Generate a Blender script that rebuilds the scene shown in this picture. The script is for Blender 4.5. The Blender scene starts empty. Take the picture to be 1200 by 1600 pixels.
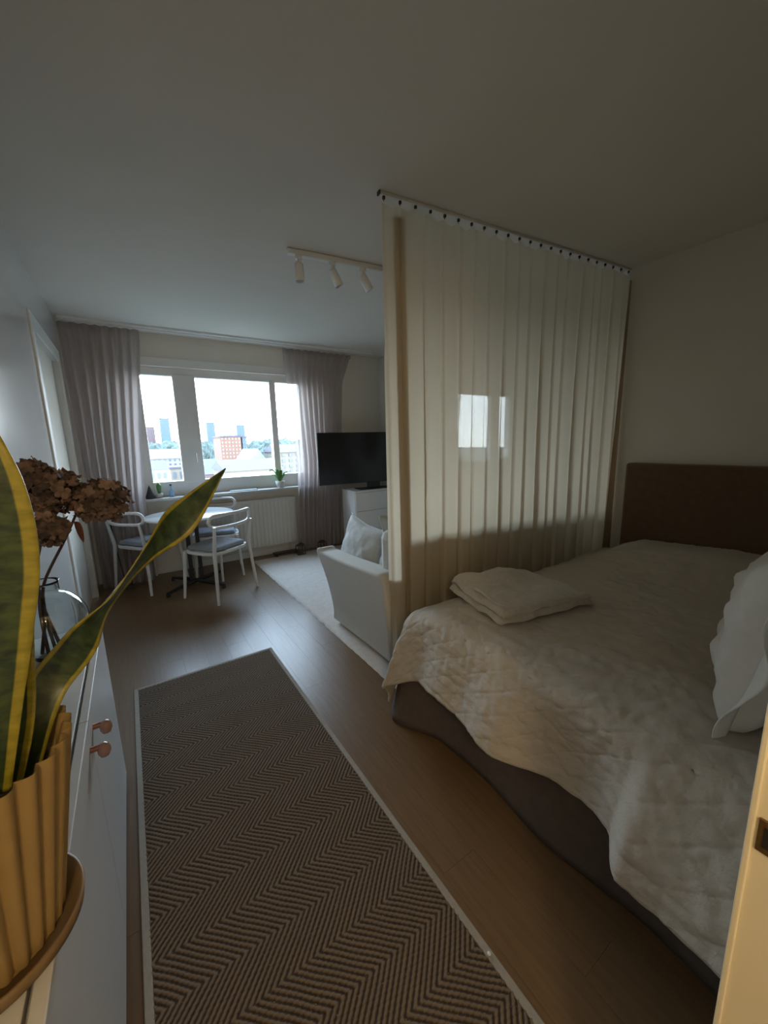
import bpy, bmesh, math, random
import numpy as np
from mathutils import Vector, Matrix, noise
random.seed(7)
PI = math.pi
scene = bpy.context.scene
COL = scene.collection

# ------------------------------------------------------------------ camera
YAW, PITCH, ROLL, FPX, EYE = math.radians(33.12), math.radians(-10.378), math.radians(-1.51), 602.8, 1.42
fw = Vector((math.sin(YAW)*math.cos(PITCH), math.cos(YAW)*math.cos(PITCH), math.sin(PITCH)))
rt0 = Vector((math.cos(YAW), -math.sin(YAW), 0)); up0 = rt0.cross(fw)
rt = math.cos(ROLL)*rt0 + math.sin(ROLL)*up0
up = -math.sin(ROLL)*rt0 + math.cos(ROLL)*up0
cam_data = bpy.data.cameras.new('camera'); cam = bpy.data.objects.new('camera', cam_data); COL.objects.link(cam)
cam_data.sensor_fit = 'HORIZONTAL'; cam_data.sensor_width = 36.0; cam_data.lens = FPX/1200*36.0
cam_data.clip_start = 0.02; cam_data.clip_end = 3000
M = Matrix.Identity(4)
for k in range(3):
    M[k][0], M[k][1], M[k][2] = rt[k], up[k], -fw[k]
M[2][3] = EYE
cam.matrix_world = M
scene.camera = cam

# ------------------------------------------------------------------ world, lights, exposure
SKY = 22.0
world = bpy.data.worlds.new('world'); scene.world = world; world.use_nodes = True
wn = world.node_tree.nodes; wl = world.node_tree.links; wn.clear()
w_out = wn.new('ShaderNodeOutputWorld'); w_bg = wn.new('ShaderNodeBackground')
w_tc = wn.new('ShaderNodeTexCoord'); w_sep = wn.new('ShaderNodeSeparateXYZ'); w_ramp = wn.new('ShaderNodeValToRGB')
w_ramp.color_ramp.elements[0].position = 0.0; w_ramp.color_ramp.elements[0].color = (0.88, 0.95, 1.0, 1)
w_ramp.color_ramp.elements[1].position = 0.7; w_ramp.color_ramp.elements[1].color = (0.50, 0.71, 1.0, 1)
wl.new(w_tc.outputs['Generated'], w_sep.inputs[0]); wl.new(w_sep.outputs['Z'], w_ramp.inputs[0])
wl.new(w_ramp.outputs[0], w_bg.inputs['Color']); w_bg.inputs['Strength'].default_value = SKY
wl.new(w_bg.outputs[0], w_out.inputs[0])
# sampling portal in the window opening (emits nothing itself)
pd = bpy.data.lights.new('window_portal', 'AREA'); pd.shape = 'RECTANGLE'; pd.size = 1.95; pd.size_y = 1.42
pd.cycles.is_portal = True
po = bpy.data.objects.new('window_portal', pd); COL.objects.link(po)
po.location = (1.06, 5.16, 1.575); po.rotation_euler = (math.radians(-90), 0, 0)
# the hallway lamp behind the photographer
hd = bpy.data.lights.new('hall_lamp_light', 'POINT'); hd.energy = 31.0; hd.color = (1.0, 0.75, 0.42); hd.shadow_soft_size = 0.09
ho = bpy.data.objects.new('hall_lamp_light', hd); COL.objects.link(ho); ho.location = (-0.24, -0.85, 1.95)
vs = scene.view_settings
vs.view_transform = 'Standard'; vs.look = 'None'; vs.gamma = 1.0; vs.use_curve_mapping = False
vs.exposure = 0.0
scene.cycles.use_denoising = True
scene.cycles.max_bounces = 12; scene.cycles.diffuse_bounces = 6; scene.cycles.transparent_max_bounces = 16
scene.cycles.sample_clamp_indirect = 6.0
scene.cycles.caustics_reflective = False; scene.cycles.caustics_refractive = False

# ------------------------------------------------------------------ helpers
def at(px, py, dist):
    """point on the sight line of photo pixel (px,py) at horizontal distance dist"""
    d = (px-600)*rt - (py-800)*up + FPX*fw
    return Vector((0, 0, EYE)) + d*(dist/math.hypot(d.x, d.y))
def at_y(px, py, Y):
    d = (px-600)*rt - (py-800)*up + FPX*fw
    return Vector((0, 0, EYE)) + d*(Y/d.y)

def mat(name, col, rough=0.6, var=0.0, scale=20.0, bump=0.0, bscale=80.0, metal=0.0, spec=0.5, stretch=None, rnd=0.0, sheen=0.0):
    m = bpy.data.materials.new(name); m.use_nodes = True
    nt = m.node_tree; b = nt.nodes['Principled BSDF']
    b.inputs['Base Color'].default_value = (*col, 1); b.inputs['Roughness'].default_value = rough
    b.inputs['Metallic'].default_value = metal; b.inputs['Specular IOR Level'].default_value = spec
    if sheen: b.inputs['Sheen Weight'].default_value = sheen
    tc = nt.nodes.new('ShaderNodeTexCoord'); src = tc.outputs['Object']
    if stretch:
        mp = nt.nodes.new('ShaderNodeMapping'); mp.inputs['Scale'].default_value = stretch
        nt.links.new(src, mp.inputs[0]); src = mp.outputs[0]
    if var or rnd:
        n = nt.nodes.new('ShaderNodeTexNoise'); n.inputs['Scale'].default_value = scale; n.inputs['Detail'].default_value = 4
        nt.links.new(src, n.inputs['Vector'])
        mr = nt.nodes.new('ShaderNodeMapRange'); mr.inputs['To Min'].default_value = 1-var; mr.inputs['To Max'].default_value = 1+var
        mr.inputs['From Min'].default_value = 0.25; mr.inputs['From Max'].default_value = 0.75
        nt.links.new(n.outputs['Fac'], mr.inputs[0]); val = mr.outputs[0]
        if rnd:
            oi = nt.nodes.new('ShaderNodeObjectInfo'); m2 = nt.nodes.new('ShaderNodeMapRange')
            m2.inputs['To Min'].default_value = 1-rnd; m2.inputs['To Max'].default_value = 1+rnd
            nt.links.new(oi.outputs['Random'], m2.inputs[0])
            mu = nt.nodes.new('ShaderNodeMath'); mu.operation = 'MULTIPLY'
            nt.links.new(val, mu.inputs[0]); nt.links.new(m2.outputs[0], mu.inputs[1]); val = mu.outputs[0]
        vm = nt.nodes.new('ShaderNodeVectorMath'); vm.operation = 'SCALE'; vm.inputs[0].default_value = col
        nt.links.new(val, vm.inputs['Scale']); nt.links.new(vm.outputs[0], b.inputs['Base Color'])
    if bump:
        n2 = nt.nodes.new('ShaderNodeTexNoise'); n2.inputs['Scale'].default_value = bscale; n2.inputs['Detail'].default_value = 3
        nt.links.new(src, n2.inputs['Vector'])
        bp = nt.nodes.new('ShaderNodeBump'); bp.inputs['Strength'].default_value = bump; bp.inputs['Distance'].default_value = 0.004
        nt.links.new(n2.outputs['Fac'], bp.inputs['Height']); nt.links.new(bp.outputs[0], b.inputs['Normal'])
    return m

def fabric_sheer(name, col, trans=0.15, tl=0.55, weave=900.0):
    """woven sheer: diffuse + translucent cloth with fine see-through gaps"""
    m = bpy.data.materials.new(name); m.use_nodes = True; nt = m.node_tree; nt.nodes.clear()
    o = nt.nodes.new('ShaderNodeOutputMaterial'); d = nt.nodes.new('ShaderNodeBsdfDiffuse'); t = nt.nodes.new('ShaderNodeBsdfTranslucent')
    tr = nt.nodes.new('ShaderNodeBsdfTransparent'); m1 = nt.nodes.new('ShaderNodeMixShader'); m2 = nt.nodes.new('ShaderNodeMixShader')
    tc = nt.nodes.new('ShaderNodeTexCoord'); mp = nt.nodes.new('ShaderNodeMapping'); mp.inputs['Scale'].default_value = (60, 60, 1.5)
    n = nt.nodes.new('ShaderNodeTexNoise'); n.inputs['Scale'].default_value = 3.0; n.inputs['Detail'].default_value = 3
    nt.links.new(tc.outputs['Object'], mp.inputs[0]); nt.links.new(mp.outputs[0], n.inputs['Vector'])
    mr = nt.nodes.new('ShaderNodeMapRange'); mr.inputs['To Min'].default_value = trans*0.6; mr.inputs['To Max'].default_value = trans*1.4
    nt.links.new(n.outputs['Fac'], mr.inputs[0])
    for s in (d, t): s.inputs['Color'].default_value = (*col, 1)
    m1.inputs[0].default_value = tl
    nt.links.new(d.outputs[0], m1.inputs[1]); nt.links.new(t.outputs[0], m1.inputs[2])
    nt.links.new(mr.outputs[0], m2.inputs[0]); nt.links.new(m1.outputs[0], m2.inputs[1]); nt.links.new(tr.outputs[0], m2.inputs[2])
    nt.links.new(m2.outputs[0], o.inputs[0])
    return m

class MB:
    def __init__(s): s.v = []; s.f = []; s.sm = []
    def add(s, vs, fs, smooth=False):
        o = len(s.v); s.v += [tuple(v) for v in vs]
        for f in fs: s.f.append([o+i for i in f]); s.sm.append(smooth)
        return s
    def box(s, x0, x1, y0, y1, z0, z1, bev=0.0):
        bm = bmesh.new(); bmesh.ops.create_cube(bm, size=1)
        for v in bm.verts: v.co = Vector(((x0+x1)/2+v.co.x*(x1-x0), (y0+y1)/2+v.co.y*(y1-y0), (z0+z1)/2+v.co.z*(z1-z0)))
        if bev: bmesh.ops.bevel(bm, geom=bm.edges[:], offset=bev, segments=2, affect='EDGES', profile=0.5)
        bm.verts.index_update()
        s.add([v.co for v in bm.verts], [[v.index for v in f.verts] for f in bm.faces], False); bm.free(); return s
    def tube(s, pts, rad, n=10, cap=True, closed=False, flat=1.0):
        pts = [Vector(p) for p in pts]; N = len(pts); rads = rad if isinstance(rad, (list, tuple)) else [rad]*N
        ref = None; vs = []; fs = []
        for i, p in enumerate(pts):
            a = pts[i-1] if (i > 0 or closed) else p; b = pts[(i+1) % N] if (i < N-1 or closed) else p
            t = (b-a).normalized()
            if ref is None: ref = Vector((0, 0, 1)) if abs(t.z) < 0.9 else Vector((1, 0, 0))
            u = (ref-t*ref.dot(t)).normalized(); w = t.cross(u); ref = u
            for k in range(n):
                an = 2*PI*k/n; vs.append(p+(u*math.cos(an)*flat+w*math.sin(an))*rads[i])
        for i in range(N if closed else N-1):
            j = (i+1) % N
            for k in range(n): k2 = (k+1) % n; fs.append([i*n+k, j*n+k, j*n+k2, i*n+k2])
        s.add(vs, fs, True)
        if cap and not closed:
            s.add([vs[k] for k in range(n)], [list(range(n))]); s.add([vs[(N-1)*n+k] for k in range(n)], [list(range(n))[::-1]])
        return s
    def lathe(s, prof, n=32, c=(0, 0, 0), smooth=True):
        vs = []; fs = []
        for r, z in prof:
            for k in range(n): a = 2*PI*k/n; vs.append((c[0]+r*math.cos(a), c[1]+r*math.sin(a), c[2]+z))
        for i in range(len(prof)-1):
            for k in range(n): k2 = (k+1) % n; fs.append([i*n+k, i*n+k2, (i+1)*n+k2, (i+1)*n+k])
        return s.add(vs, fs, smooth)
    def grid(s, nu, nv, fn, smooth=True):
        vs = [fn(i/(nu-1), j/(nv-1)) for i in range(nu) for j in range(nv)]
        fs = [[i*nv+j, (i+1)*nv+j, (i+1)*nv+j+1, i*nv+j+1] for i in range(nu-1) for j in range(nv-1)]
        return s.add(vs, fs, smooth)
    def mesh(s, name, m=None):
        me = bpy.data.meshes.new(name); me.from_pydata(s.v, [], s.f); me.polygons.foreach_set('use_smooth', s.sm); me.update()
        if m: me.materials.append(m)
        return me
    def build(s, name, m, parent=None, loc=None):
        o = bpy.data.objects.new(name, s.mesh(name, m)); COL.objects.link(o)
        if parent: o.parent = parent
        if loc: o.location = loc
        return o
def tag(o, label=None, cat=None, group=None, kind=None):
    if label: o['label'] = label
    if cat: o['category'] = cat
    if group: o['group'] = group
    if kind: o['kind'] = kind
    return o
def empty(name, loc=(0, 0, 0), rz=0):
    o = bpy.data.objects.new(name, None); COL.objects.link(o); o.location = loc; o.rotation_euler = (0, 0, rz); o.empty_display_size = 0.1; return o
def struct(name, mb, m, label, parent=None):
    o = mb.build(name, m, parent)
    if not parent: tag(o, label, name.split('_')[0], kind='structure')
    return o
def copy_tree(o, parent=None):
    c = o.copy(); COL.objects.link(c); c.parent = parent
    for ch in list(o.children): copy_tree(ch, c)
    return c
def solidify(o, th, off=0):
    md = o.modifiers.new('thickness', 'SOLIDIFY'); md.thickness = th; md.offset = off
def subsurf(o, lv=2):
    md = o.modifiers.new('smooth', 'SUBSURF'); md.levels = lv; md.render_levels = lv
def sstep(a, b, x):
    t = min(1, max(0, (x-a)/(b-a))); return t*t*(3-2*t)
def nz(x, y, z=0.0): return noise.noise(Vector((x, y, z)))
def interp(tab, x):
    if x <= tab[0][0]: return tab[0][1]
    for (a, p), (b, q) in zip(tab, tab[1:]):
        if x <= b: return p+(q-p)*(x-a)/(b-a)
    return tab[-1][1]

# ------------------------------------------------------------------ materials
m_wall = mat('wall_paint', (0.69, 0.65, 0.58), 0.75, 0.02, 3, 0.05, 250)
m_gloss = mat('glossy_white_paint', (0.70, 0.70, 0.69), 0.10, 0.01, 3)
m_ceil = mat('ceiling_paint', (0.68, 0.64, 0.58), 0.85, 0.02, 2, 0.08, 300)
m_white = mat('white_lacquer', (0.72, 0.71, 0.69), 0.35, 0.02, 6)
m_cab = mat('cabinet_white', (0.62, 0.61, 0.60), 0.38, 0.02, 6)
m_cream = mat('cream_door_paint', (0.76, 0.68, 0.50), 0.45, 0.02, 5)
m_wood = mat('oak_laminate', (0.155, 0.091, 0.044), 0.33, 0.16, 5, 0.03, 60, spec=0.4, stretch=(14, 0.8, 1), rnd=0.04)
m_gap = mat('floor_joint', (0.15, 0.095, 0.05), 0.8, 0.05)
m_black = mat('black_metal', (0.015, 0.015, 0.017), 0.4, 0.05)
m_plastic = mat('white_chair_plastic', (0.68, 0.68, 0.66), 0.4, 0.01)
m_pad = mat('grey_felt', (0.22, 0.22, 0.24), 0.9, 0.12, 60, 0.3, 300)
m_sheer = fabric_sheer('sheer_linen', (0.68, 0.59, 0.45), 0.032, 0.64)
m_hem = fabric_sheer('folded_linen', (0.36, 0.265, 0.165), 0.01, 0.35)
m_cur = fabric_sheer('mauve_sheer', (0.50, 0.43, 0.41), 0.18, 0.55)
m_spread = mat('quilted_cotton', (0.45, 0.395, 0.325), 0.85, 0.04, 12, 0.4, 130, sheen=0.1)
m_throw = mat('fleece_throw', (0.47, 0.43, 0.37), 0.95, 0.10, 40, 0.5, 220, sheen=0.3)
m_pillow = mat('linen_pillow', (0.62, 0.59, 0.54), 0.9, 0.04, 30, 0.2, 250)
m_skirt = mat('brown_bed_skirt', (0.10, 0.075, 0.062), 0.9, 0.12, 30, 0.3, 200)
m_brown = mat('brown_velvet', (0.115, 0.066, 0.034), 0.85, 0.15, 25, 0.2, 150, sheen=0.2)
m_sofa = mat('pale_grey_upholstery', (0.53, 0.52, 0.49), 0.9, 0.04, 60, 0.25, 400)
m_cush = mat('pale_cushion_linen', (0.50, 0.51, 0.50), 0.9, 0.05, 40, 0.25, 300)
m_carpet = mat('cream_carpet_pile', (0.58, 0.51, 0.45), 0.95, 0.08, 30, 0.6, 260)
m_bind = mat('rug_cotton_binding', (0.30, 0.27, 0.23), 0.9, 0.08, 60, 0.3, 500)
m_screen = mat('tv_screen', (0.006, 0.007, 0.010), 0.18, 0.0)
m_dkplastic = mat('dark_plastic', (0.02, 0.02, 0.022), 0.45, 0.03)
m_pot = mat('ochre_ceramic', (0.31, 0.205, 0.078), 0.55, 0.06, 30, 0.08, 200)
m_saucer = mat('ochre_saucer', (0.20, 0.125, 0.055), 0.5, 0.08, 30)
m_soil = mat('potting_soil', (0.035, 0.022, 0.013), 0.95, 0.3, 60, 0.8, 120)
m_stem = mat('dry_stem', (0.060, 0.030, 0.022), 0.6, 0.2, 60)
m_petal = mat('dried_petals', (0.17, 0.105, 0.075), 0.8, 0.6, 28, 0.2, 200)
_nt = m_petal.node_tree; _a = _nt.nodes.new('ShaderNodeAttribute'); _a.attribute_name = 'tint'; _vm = _nt.nodes.new('ShaderNodeVectorMath'); _vm.operation = 'SCALE'
_bc = _nt.nodes['Principled BSDF'].inputs['Base Color']; _nt.links.new(_bc.links[0].from_socket, _vm.inputs[0]); _nt.links.new(_a.outputs['Fac'], _vm.inputs['Scale']); _nt.links.new(_vm.outputs[0], _bc)
m_dleaf = mat('dried_leaf', (0.14, 0.045, 0.018), 0.7, 0.25, 60)
m_copper = mat('rose_copper', (0.40, 0.19, 0.14), 0.35, 0.05, metal=0.6)
m_rose = mat('rose_glass_knob', (0.42, 0.25, 0.21), 0.15, 0.05)
m_brass = mat('aged_brass', (0.20, 0.12, 0.05), 0.4, 0.15, 80, metal=0.8)
m_bronze = mat('dark_bronze', (0.06, 0.035, 0.02), 0.35, 0.2, 50, metal=0.5)
m_green = mat('sill_plant_green', (0.10, 0.22, 0.06), 0.5, 0.2, 40)
m_conc = mat('pale_planter', (0.55, 0.53, 0.50), 0.8, 0.05)
m_steel = mat('white_steel', (0.64, 0.62, 0.58), 0.4, 0.01)
m_floorhall = mat('hall_floor', (0.20, 0.14, 0.08), 0.5, 0.1)

def glass_pane(name):
    m = bpy.data.materials.new(name); m.use_nodes = True; nt = m.node_tree; nt.nodes.clear()
    o = nt.nodes.new('ShaderNodeOutputMaterial'); t = nt.nodes.new('ShaderNodeBsdfTransparent'); g = nt.nodes.new('ShaderNodeBsdfGlossy')
    lw = nt.nodes.new('ShaderNodeLayerWeight'); pw = nt.nodes.new('ShaderNodeMath'); pw.operation = 'POWER'; pw.inputs[1].default_value = 5.0
    fr = nt.nodes.new('ShaderNodeMath'); fr.operation = 'MULTIPLY_ADD'; fr.inputs[1].default_value = 0.75; fr.inputs[2].default_value = 0.035
    nt.links.new(lw.outputs['Facing'], pw.inputs[0]); nt.links.new(pw.outputs[0], fr.inputs[0]); mx = nt.nodes.new('ShaderNodeMixShader')
    g.inputs['Roughness'].default_value = 0.02; t.inputs[0].default_value = (0.95, 0.98, 0.98, 1)
    nt.links.new(fr.outputs[0], mx.inputs[0]); nt.links.new(t.outputs[0], mx.inputs[1]); nt.links.new(g.outputs[0], mx.inputs[2]); nt.links.new(mx.outputs[0], o.inputs[0])
    return m
m_pane = glass_pane('window_glass')
m_vase = bpy.data.materials.new('clear_blown_glass'); m_vase.use_nodes = True
_b = m_vase.node_tree.nodes['Principled BSDF']; _b.inputs['Transmission Weight'].default_value = 1.0; _b.inputs['Roughness'].default_value = 0.0
_b.inputs['Base Color'].default_value = (0.93, 0.97, 0.97, 1); _b.inputs['IOR'].default_value = 1.45
m_mirror = mat('mirror_silver', (0.90, 0.92, 0.92), 0.01, 0.0, metal=1.0)

# ------------------------------------------------------------------ the setting
XL, XR, YN, YF, ZC = -0.41, 3.20, 0.083, 4.94, 2.60
floor = struct('floor', MB().box(XL-0.1, XR+0.1, -1.6, YF+0.1, -0.12, -0.008), m_gap, 'brown oak laminate floor running the length of the room')
plank_s = {}
def plank_mesh(L):
    k = round(L, 3)
    if k not in plank_s: plank_s[k] = MB().box(-0.0698, 0.0698, -L/2, L/2, -0.008, 0.0, 0.0003).mesh('plank', m_wood)
    return plank_s[k]
for r in range(26):
    x = XL+0.07+r*0.14
    if x > XR-0.03: break
    y = YN-0.1; first = True
    while y < YF-0.01:
        L = (0.4, 0.8, 1.2)[r*2 % 3] if first else 1.2
        L = min(L, YF-y)
        p = bpy.data.objects.new('plank', plank_mesh(L-0.0006)); COL.objects.link(p); p.parent = floor; p.location = (x, y+L/2, 0)
        y += L; first = False
struct('ceiling', MB().box(XL-0.1, XR+0.1, -1.6, YF+0.1, ZC, ZC+0.12), m_ceil, 'plain off-white ceiling over the whole room')
# left wall with a recessed door near the window
DY0, DY1, DZ = 3.42, 4.52, 2.18
wlft = struct('wall_left', MB().box(XL-0.1, XL, -1.6, DY0, 0, ZC).box(XL-0.1, XL, DY1, YF+0.1, 0, ZC).box(XL-0.1, XL, DY0, DY1, DZ, ZC), m_gloss, 'glossy white painted left wall catching the window light')
d1 = empty('door_1', (XL-0.06, (DY0+DY1)/2, 0)); tag(d1, 'plain grey-white door in the left wall beside the curtain', 'door', kind='structure')
MB().box(-0.04, 0.02, DY0-(DY0+DY1)/2, DY1-(DY0+DY1)/2, 0, DZ).build('door_leaf', m_wall, d1)
MB().tube([(0.02, -0.48, 1.02), (0.055, -0.48, 1.02), (0.055, -0.37, 1.02)], 0.008).build('door_handle', m_steel, d1)
struct('trim_1', MB().box(XL, XL+0.012, DY0-0.10, DY0, 0, DZ+0.1, 0.003).box(XL, XL+0.012, DY1, DY1+0.08, 0, DZ+0.1, 0.003).box(XL, XL+0.012, DY0, DY1, DZ, DZ+0.1, 0.003), m_white, 'white casing around the door in the left wall')
struct('wall_right', MB().box(XR, XR+0.1, -1.6, YF+0.1, 0, ZC), m_wall, 'plain off-white wall behind the headboard')
# window wall
WX0, WX1, WZ0, WZ1 = 0.10, 2.02, 0.87, 2.27
struct('wall_window', MB().box(XL-0.1, WX0, YF, YF+0.25, 0, ZC).box(WX1, XR+0.1, YF, YF+0.25, 0, ZC).box(WX0, WX1, YF, YF+0.25, 0, WZ0).box(WX0, WX1, YF, YF+0.25, WZ1, ZC), m_wall, 'off-white far wall holding the wide window')
# near wall with the doorway the photographer stands in
JX = 0.522; JL = -0.37
struct('wall_near', MB().box(JX+0.02, XR+0.1, -0.04, YN-0.005, 0, ZC).box(XL-0.1, JL-0.02, -0.04, YN-0.005, 0, ZC).box(JL-0.02, JX+0.02, -0.04, YN-0.005, 2.12, ZC), m_wall, 'wall around the doorway at the near end of the room')
# hallway shell behind the photographer
struct('wall_hall', MB().box(XL-0.1, XR+0.1, -1.7, -1.6, 0, ZC).box(1.25, 1.35, -1.6, -0.04, 0, ZC), m_wall, 'hallway wall behind the doorway')
dj = empty('door_2', (JX, 0.02, 0)); tag(dj, 'cream painted doorway frame at the right edge, with brass strike plate', 'door', kind='structure')
MB().box(0, 0.05, -0.08, YN-0.02, 0, 2.12, 0.002).build('jamb', m_cream, dj)
MB().box(-0.003, 0.07, 0.0572, 0.0632, 0, 2.16, 0.0015).build('casing', m_cream, dj)
pl = MB().box(-0.0025, 0.001, 0.022, 0.0545, 0.972, 1.012, 0.001).build('strike_plate', m_brass, dj); tag(pl, 'brass strike plate')
MB().box(-0.0035, -0.0022, 0.030, 0.0495, 0.980, 1.004).build('latch_hole', m_black, pl)
MB().box(JL-0.05-JX, JL-JX, -0.08, YN-0.02, 0, 2.12, 0.002).build('jamb', m_cream, dj)
MB().box(JL-JX, 0, -0.08, YN-0.02, 2.10, 2.14, 0.002).build('head_jamb', m_cream, dj)
# window: frame, mullions and panes
win = empty('window_1', (0, 0, 0)); tag(win, 'wide three-part window with white frame overlooking the city', 'window', kind='structure')
FY0, FY1 = 4.975, 5.06
GZ0, GZ1 = 1.035, 2.185
fr = MB().box(WX0, 0.205, FY0, FY1, WZ0, WZ1, 0.004).box(1.97, WX1, FY0, FY1, WZ0, WZ1, 0.004).box(0.205, 1.97, FY0, FY1, GZ1, WZ1, 0.004).box(0.205, 1.97, FY0, FY1, WZ0, GZ0, 0.004)
fr.build('window_frame', m_white, win)
MB().box(0.508, 0.737, FY0-0.01, FY1, GZ0-0.02, GZ1+0.02, 0.006).build('mullion', m_white, win)
MB().box(1.577, 1.655, FY0-0.01, FY1, GZ0-0.02, GZ1+0.02, 0.006).build('mullion', m_white, win)
for a, b in ((0.205, 0.508), (0.737, 1.577), (1.655, 1.97)):
    MB().box(a, b, 5.015, 5.021, GZ0, GZ1).build('pane', m_pane, win)
MB().tube([(0.66, FY0-0.012, 1.34), (0.66, FY0-0.045, 1.34), (0.66, FY0-0.045, 1.24)], 0.008).build('window_handle', m_white, win)
struct('trim_2', MB().box(WX0-0.07, WX1+0.07, YF-0.014, YF, WZ1, WZ1+0.09, 0.003).box(WX0-0.07, WX0, YF-0.014, YF, WZ0, WZ1, 0.003).box(WX1, WX1+0.07, YF-0.014, YF, WZ0, WZ1, 0.003), m_white, 'white casing around the window')
struct('trim_3', MB().box(WX0-0.06, WX1+0.04, 4.80, FY0, WZ0-0.028, WZ0, 0.004), m_conc, 'pale window sill under the panes')
struct('baseboard_window', MB().box(XL, XR, YF-0.014, YF, 0, 0.075, 0.003), m_white, 'white baseboard along the window wall')
struct('baseboard_right', MB().box(XR-0.014, XR, YN, YF-0.014, 0, 0.075, 0.003), m_white, 'white baseboard along the right wall')
struct('baseboard_left', MB().box(XL, XL+0.012, YN, DY0-0.1, 0, 0.075, 0.003), m_white, 'white baseboard along the left wall')

# ------------------------------------------------------------------ outside: city seen through the window
GZ = -24.0
def ext(px, py, Y): return at_y(px, py, Y)
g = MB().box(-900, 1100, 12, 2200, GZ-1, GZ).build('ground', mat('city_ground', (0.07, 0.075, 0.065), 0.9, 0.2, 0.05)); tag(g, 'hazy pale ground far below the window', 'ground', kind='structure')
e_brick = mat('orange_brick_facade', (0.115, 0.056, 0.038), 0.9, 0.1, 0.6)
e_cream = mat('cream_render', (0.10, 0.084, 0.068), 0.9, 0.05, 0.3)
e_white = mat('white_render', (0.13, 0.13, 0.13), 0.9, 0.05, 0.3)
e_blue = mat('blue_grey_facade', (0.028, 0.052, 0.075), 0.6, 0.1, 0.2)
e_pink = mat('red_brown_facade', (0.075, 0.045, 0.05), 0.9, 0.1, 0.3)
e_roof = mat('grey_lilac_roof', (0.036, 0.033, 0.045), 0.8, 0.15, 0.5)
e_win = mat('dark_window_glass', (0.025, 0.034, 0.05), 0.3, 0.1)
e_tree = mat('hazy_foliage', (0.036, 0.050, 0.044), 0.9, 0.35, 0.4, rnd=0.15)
def block(name, label, x0, x1, ytop, Y, depth, m, roof=None, rows=0, cols=0, win_m=e_win, gable=0.0, cat='building', ybot=None, pyref=None, group=None):
    a = ext(x0, ytop, Y); b = ext(x1, ytop, Y)
    X0, X1, Z = min(a.x, b.x), max(a.x, b.x), (a.z+b.z)/2
    t = empty(name, ((X0+X1)/2, Y+depth/2, GZ)); tag(t, label, cat, group)
    w = X1-X0; h = Z-GZ
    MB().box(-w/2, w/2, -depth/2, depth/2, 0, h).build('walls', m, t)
    if gable:
        r = MB(); o = 0.04*w
        r.add([(-w/2-o, -depth/2-o, h), (w/2+o, -depth/2-o, h), (w/2+o, depth/2+o, h), (-w/2-o, depth/2+o, h), (-w/2-o if gable > 0 else 0, 0 if gable > 0 else -depth/2-o, h+abs(gable)), (w/2+o if gable > 0 else 0, 0 if gable > 0 else depth/2+o, h+abs(gable))],
              [[0, 1, 5, 4], [2, 3, 4, 5], [0, 4, 3], [1, 2, 5], [3, 2, 1, 0]] if gable > 0 else [[0, 4, 5, 3], [1, 2, 5, 4], [0, 1, 4], [2, 3, 5], [3, 2, 1, 0]])
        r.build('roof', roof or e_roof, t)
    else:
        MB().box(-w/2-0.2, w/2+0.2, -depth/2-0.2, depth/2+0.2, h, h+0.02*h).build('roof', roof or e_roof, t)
    if rows:
        zb = ext((x0+x1)/2, ybot, Y).z-GZ
        cw, chh = w/cols, (h-zb)/rows
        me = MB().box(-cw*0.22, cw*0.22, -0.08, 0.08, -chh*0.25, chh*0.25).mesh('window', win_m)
        for r_ in range(rows):
            for c_ in range(cols):
                o = bpy.data.objects.new('window', me); COL.objects.link(o); o.parent = t
                o.location = (-w/2+cw*(c_+0.5), -depth/2-0.05, zb+chh*(r_+0.5))
    return t
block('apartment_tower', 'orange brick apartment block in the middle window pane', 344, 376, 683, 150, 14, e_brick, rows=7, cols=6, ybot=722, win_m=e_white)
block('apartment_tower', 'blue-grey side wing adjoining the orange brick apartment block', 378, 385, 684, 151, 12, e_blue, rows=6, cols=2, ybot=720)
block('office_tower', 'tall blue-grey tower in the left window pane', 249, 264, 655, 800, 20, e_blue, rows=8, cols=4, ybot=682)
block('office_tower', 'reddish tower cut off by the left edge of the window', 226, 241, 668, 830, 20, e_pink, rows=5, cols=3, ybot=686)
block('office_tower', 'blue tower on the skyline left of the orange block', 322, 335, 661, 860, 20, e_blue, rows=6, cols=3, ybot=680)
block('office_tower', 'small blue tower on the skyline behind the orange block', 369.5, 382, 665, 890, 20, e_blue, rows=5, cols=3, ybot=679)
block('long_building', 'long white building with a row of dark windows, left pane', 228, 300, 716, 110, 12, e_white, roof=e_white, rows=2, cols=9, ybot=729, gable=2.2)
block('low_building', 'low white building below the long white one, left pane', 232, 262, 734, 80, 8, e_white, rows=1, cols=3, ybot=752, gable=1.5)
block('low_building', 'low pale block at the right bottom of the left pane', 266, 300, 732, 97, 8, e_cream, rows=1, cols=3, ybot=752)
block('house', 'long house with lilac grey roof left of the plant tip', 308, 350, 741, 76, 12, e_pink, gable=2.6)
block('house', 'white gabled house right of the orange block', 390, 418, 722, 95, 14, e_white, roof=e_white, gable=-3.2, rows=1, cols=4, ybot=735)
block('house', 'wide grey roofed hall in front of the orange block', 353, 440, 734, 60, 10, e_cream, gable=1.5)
block('house', 'cream block with small windows in the right pane', 437, 490, 706, 88, 12, e_cream, rows=4, cols=5, ybot=740, gable=1.8)
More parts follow.
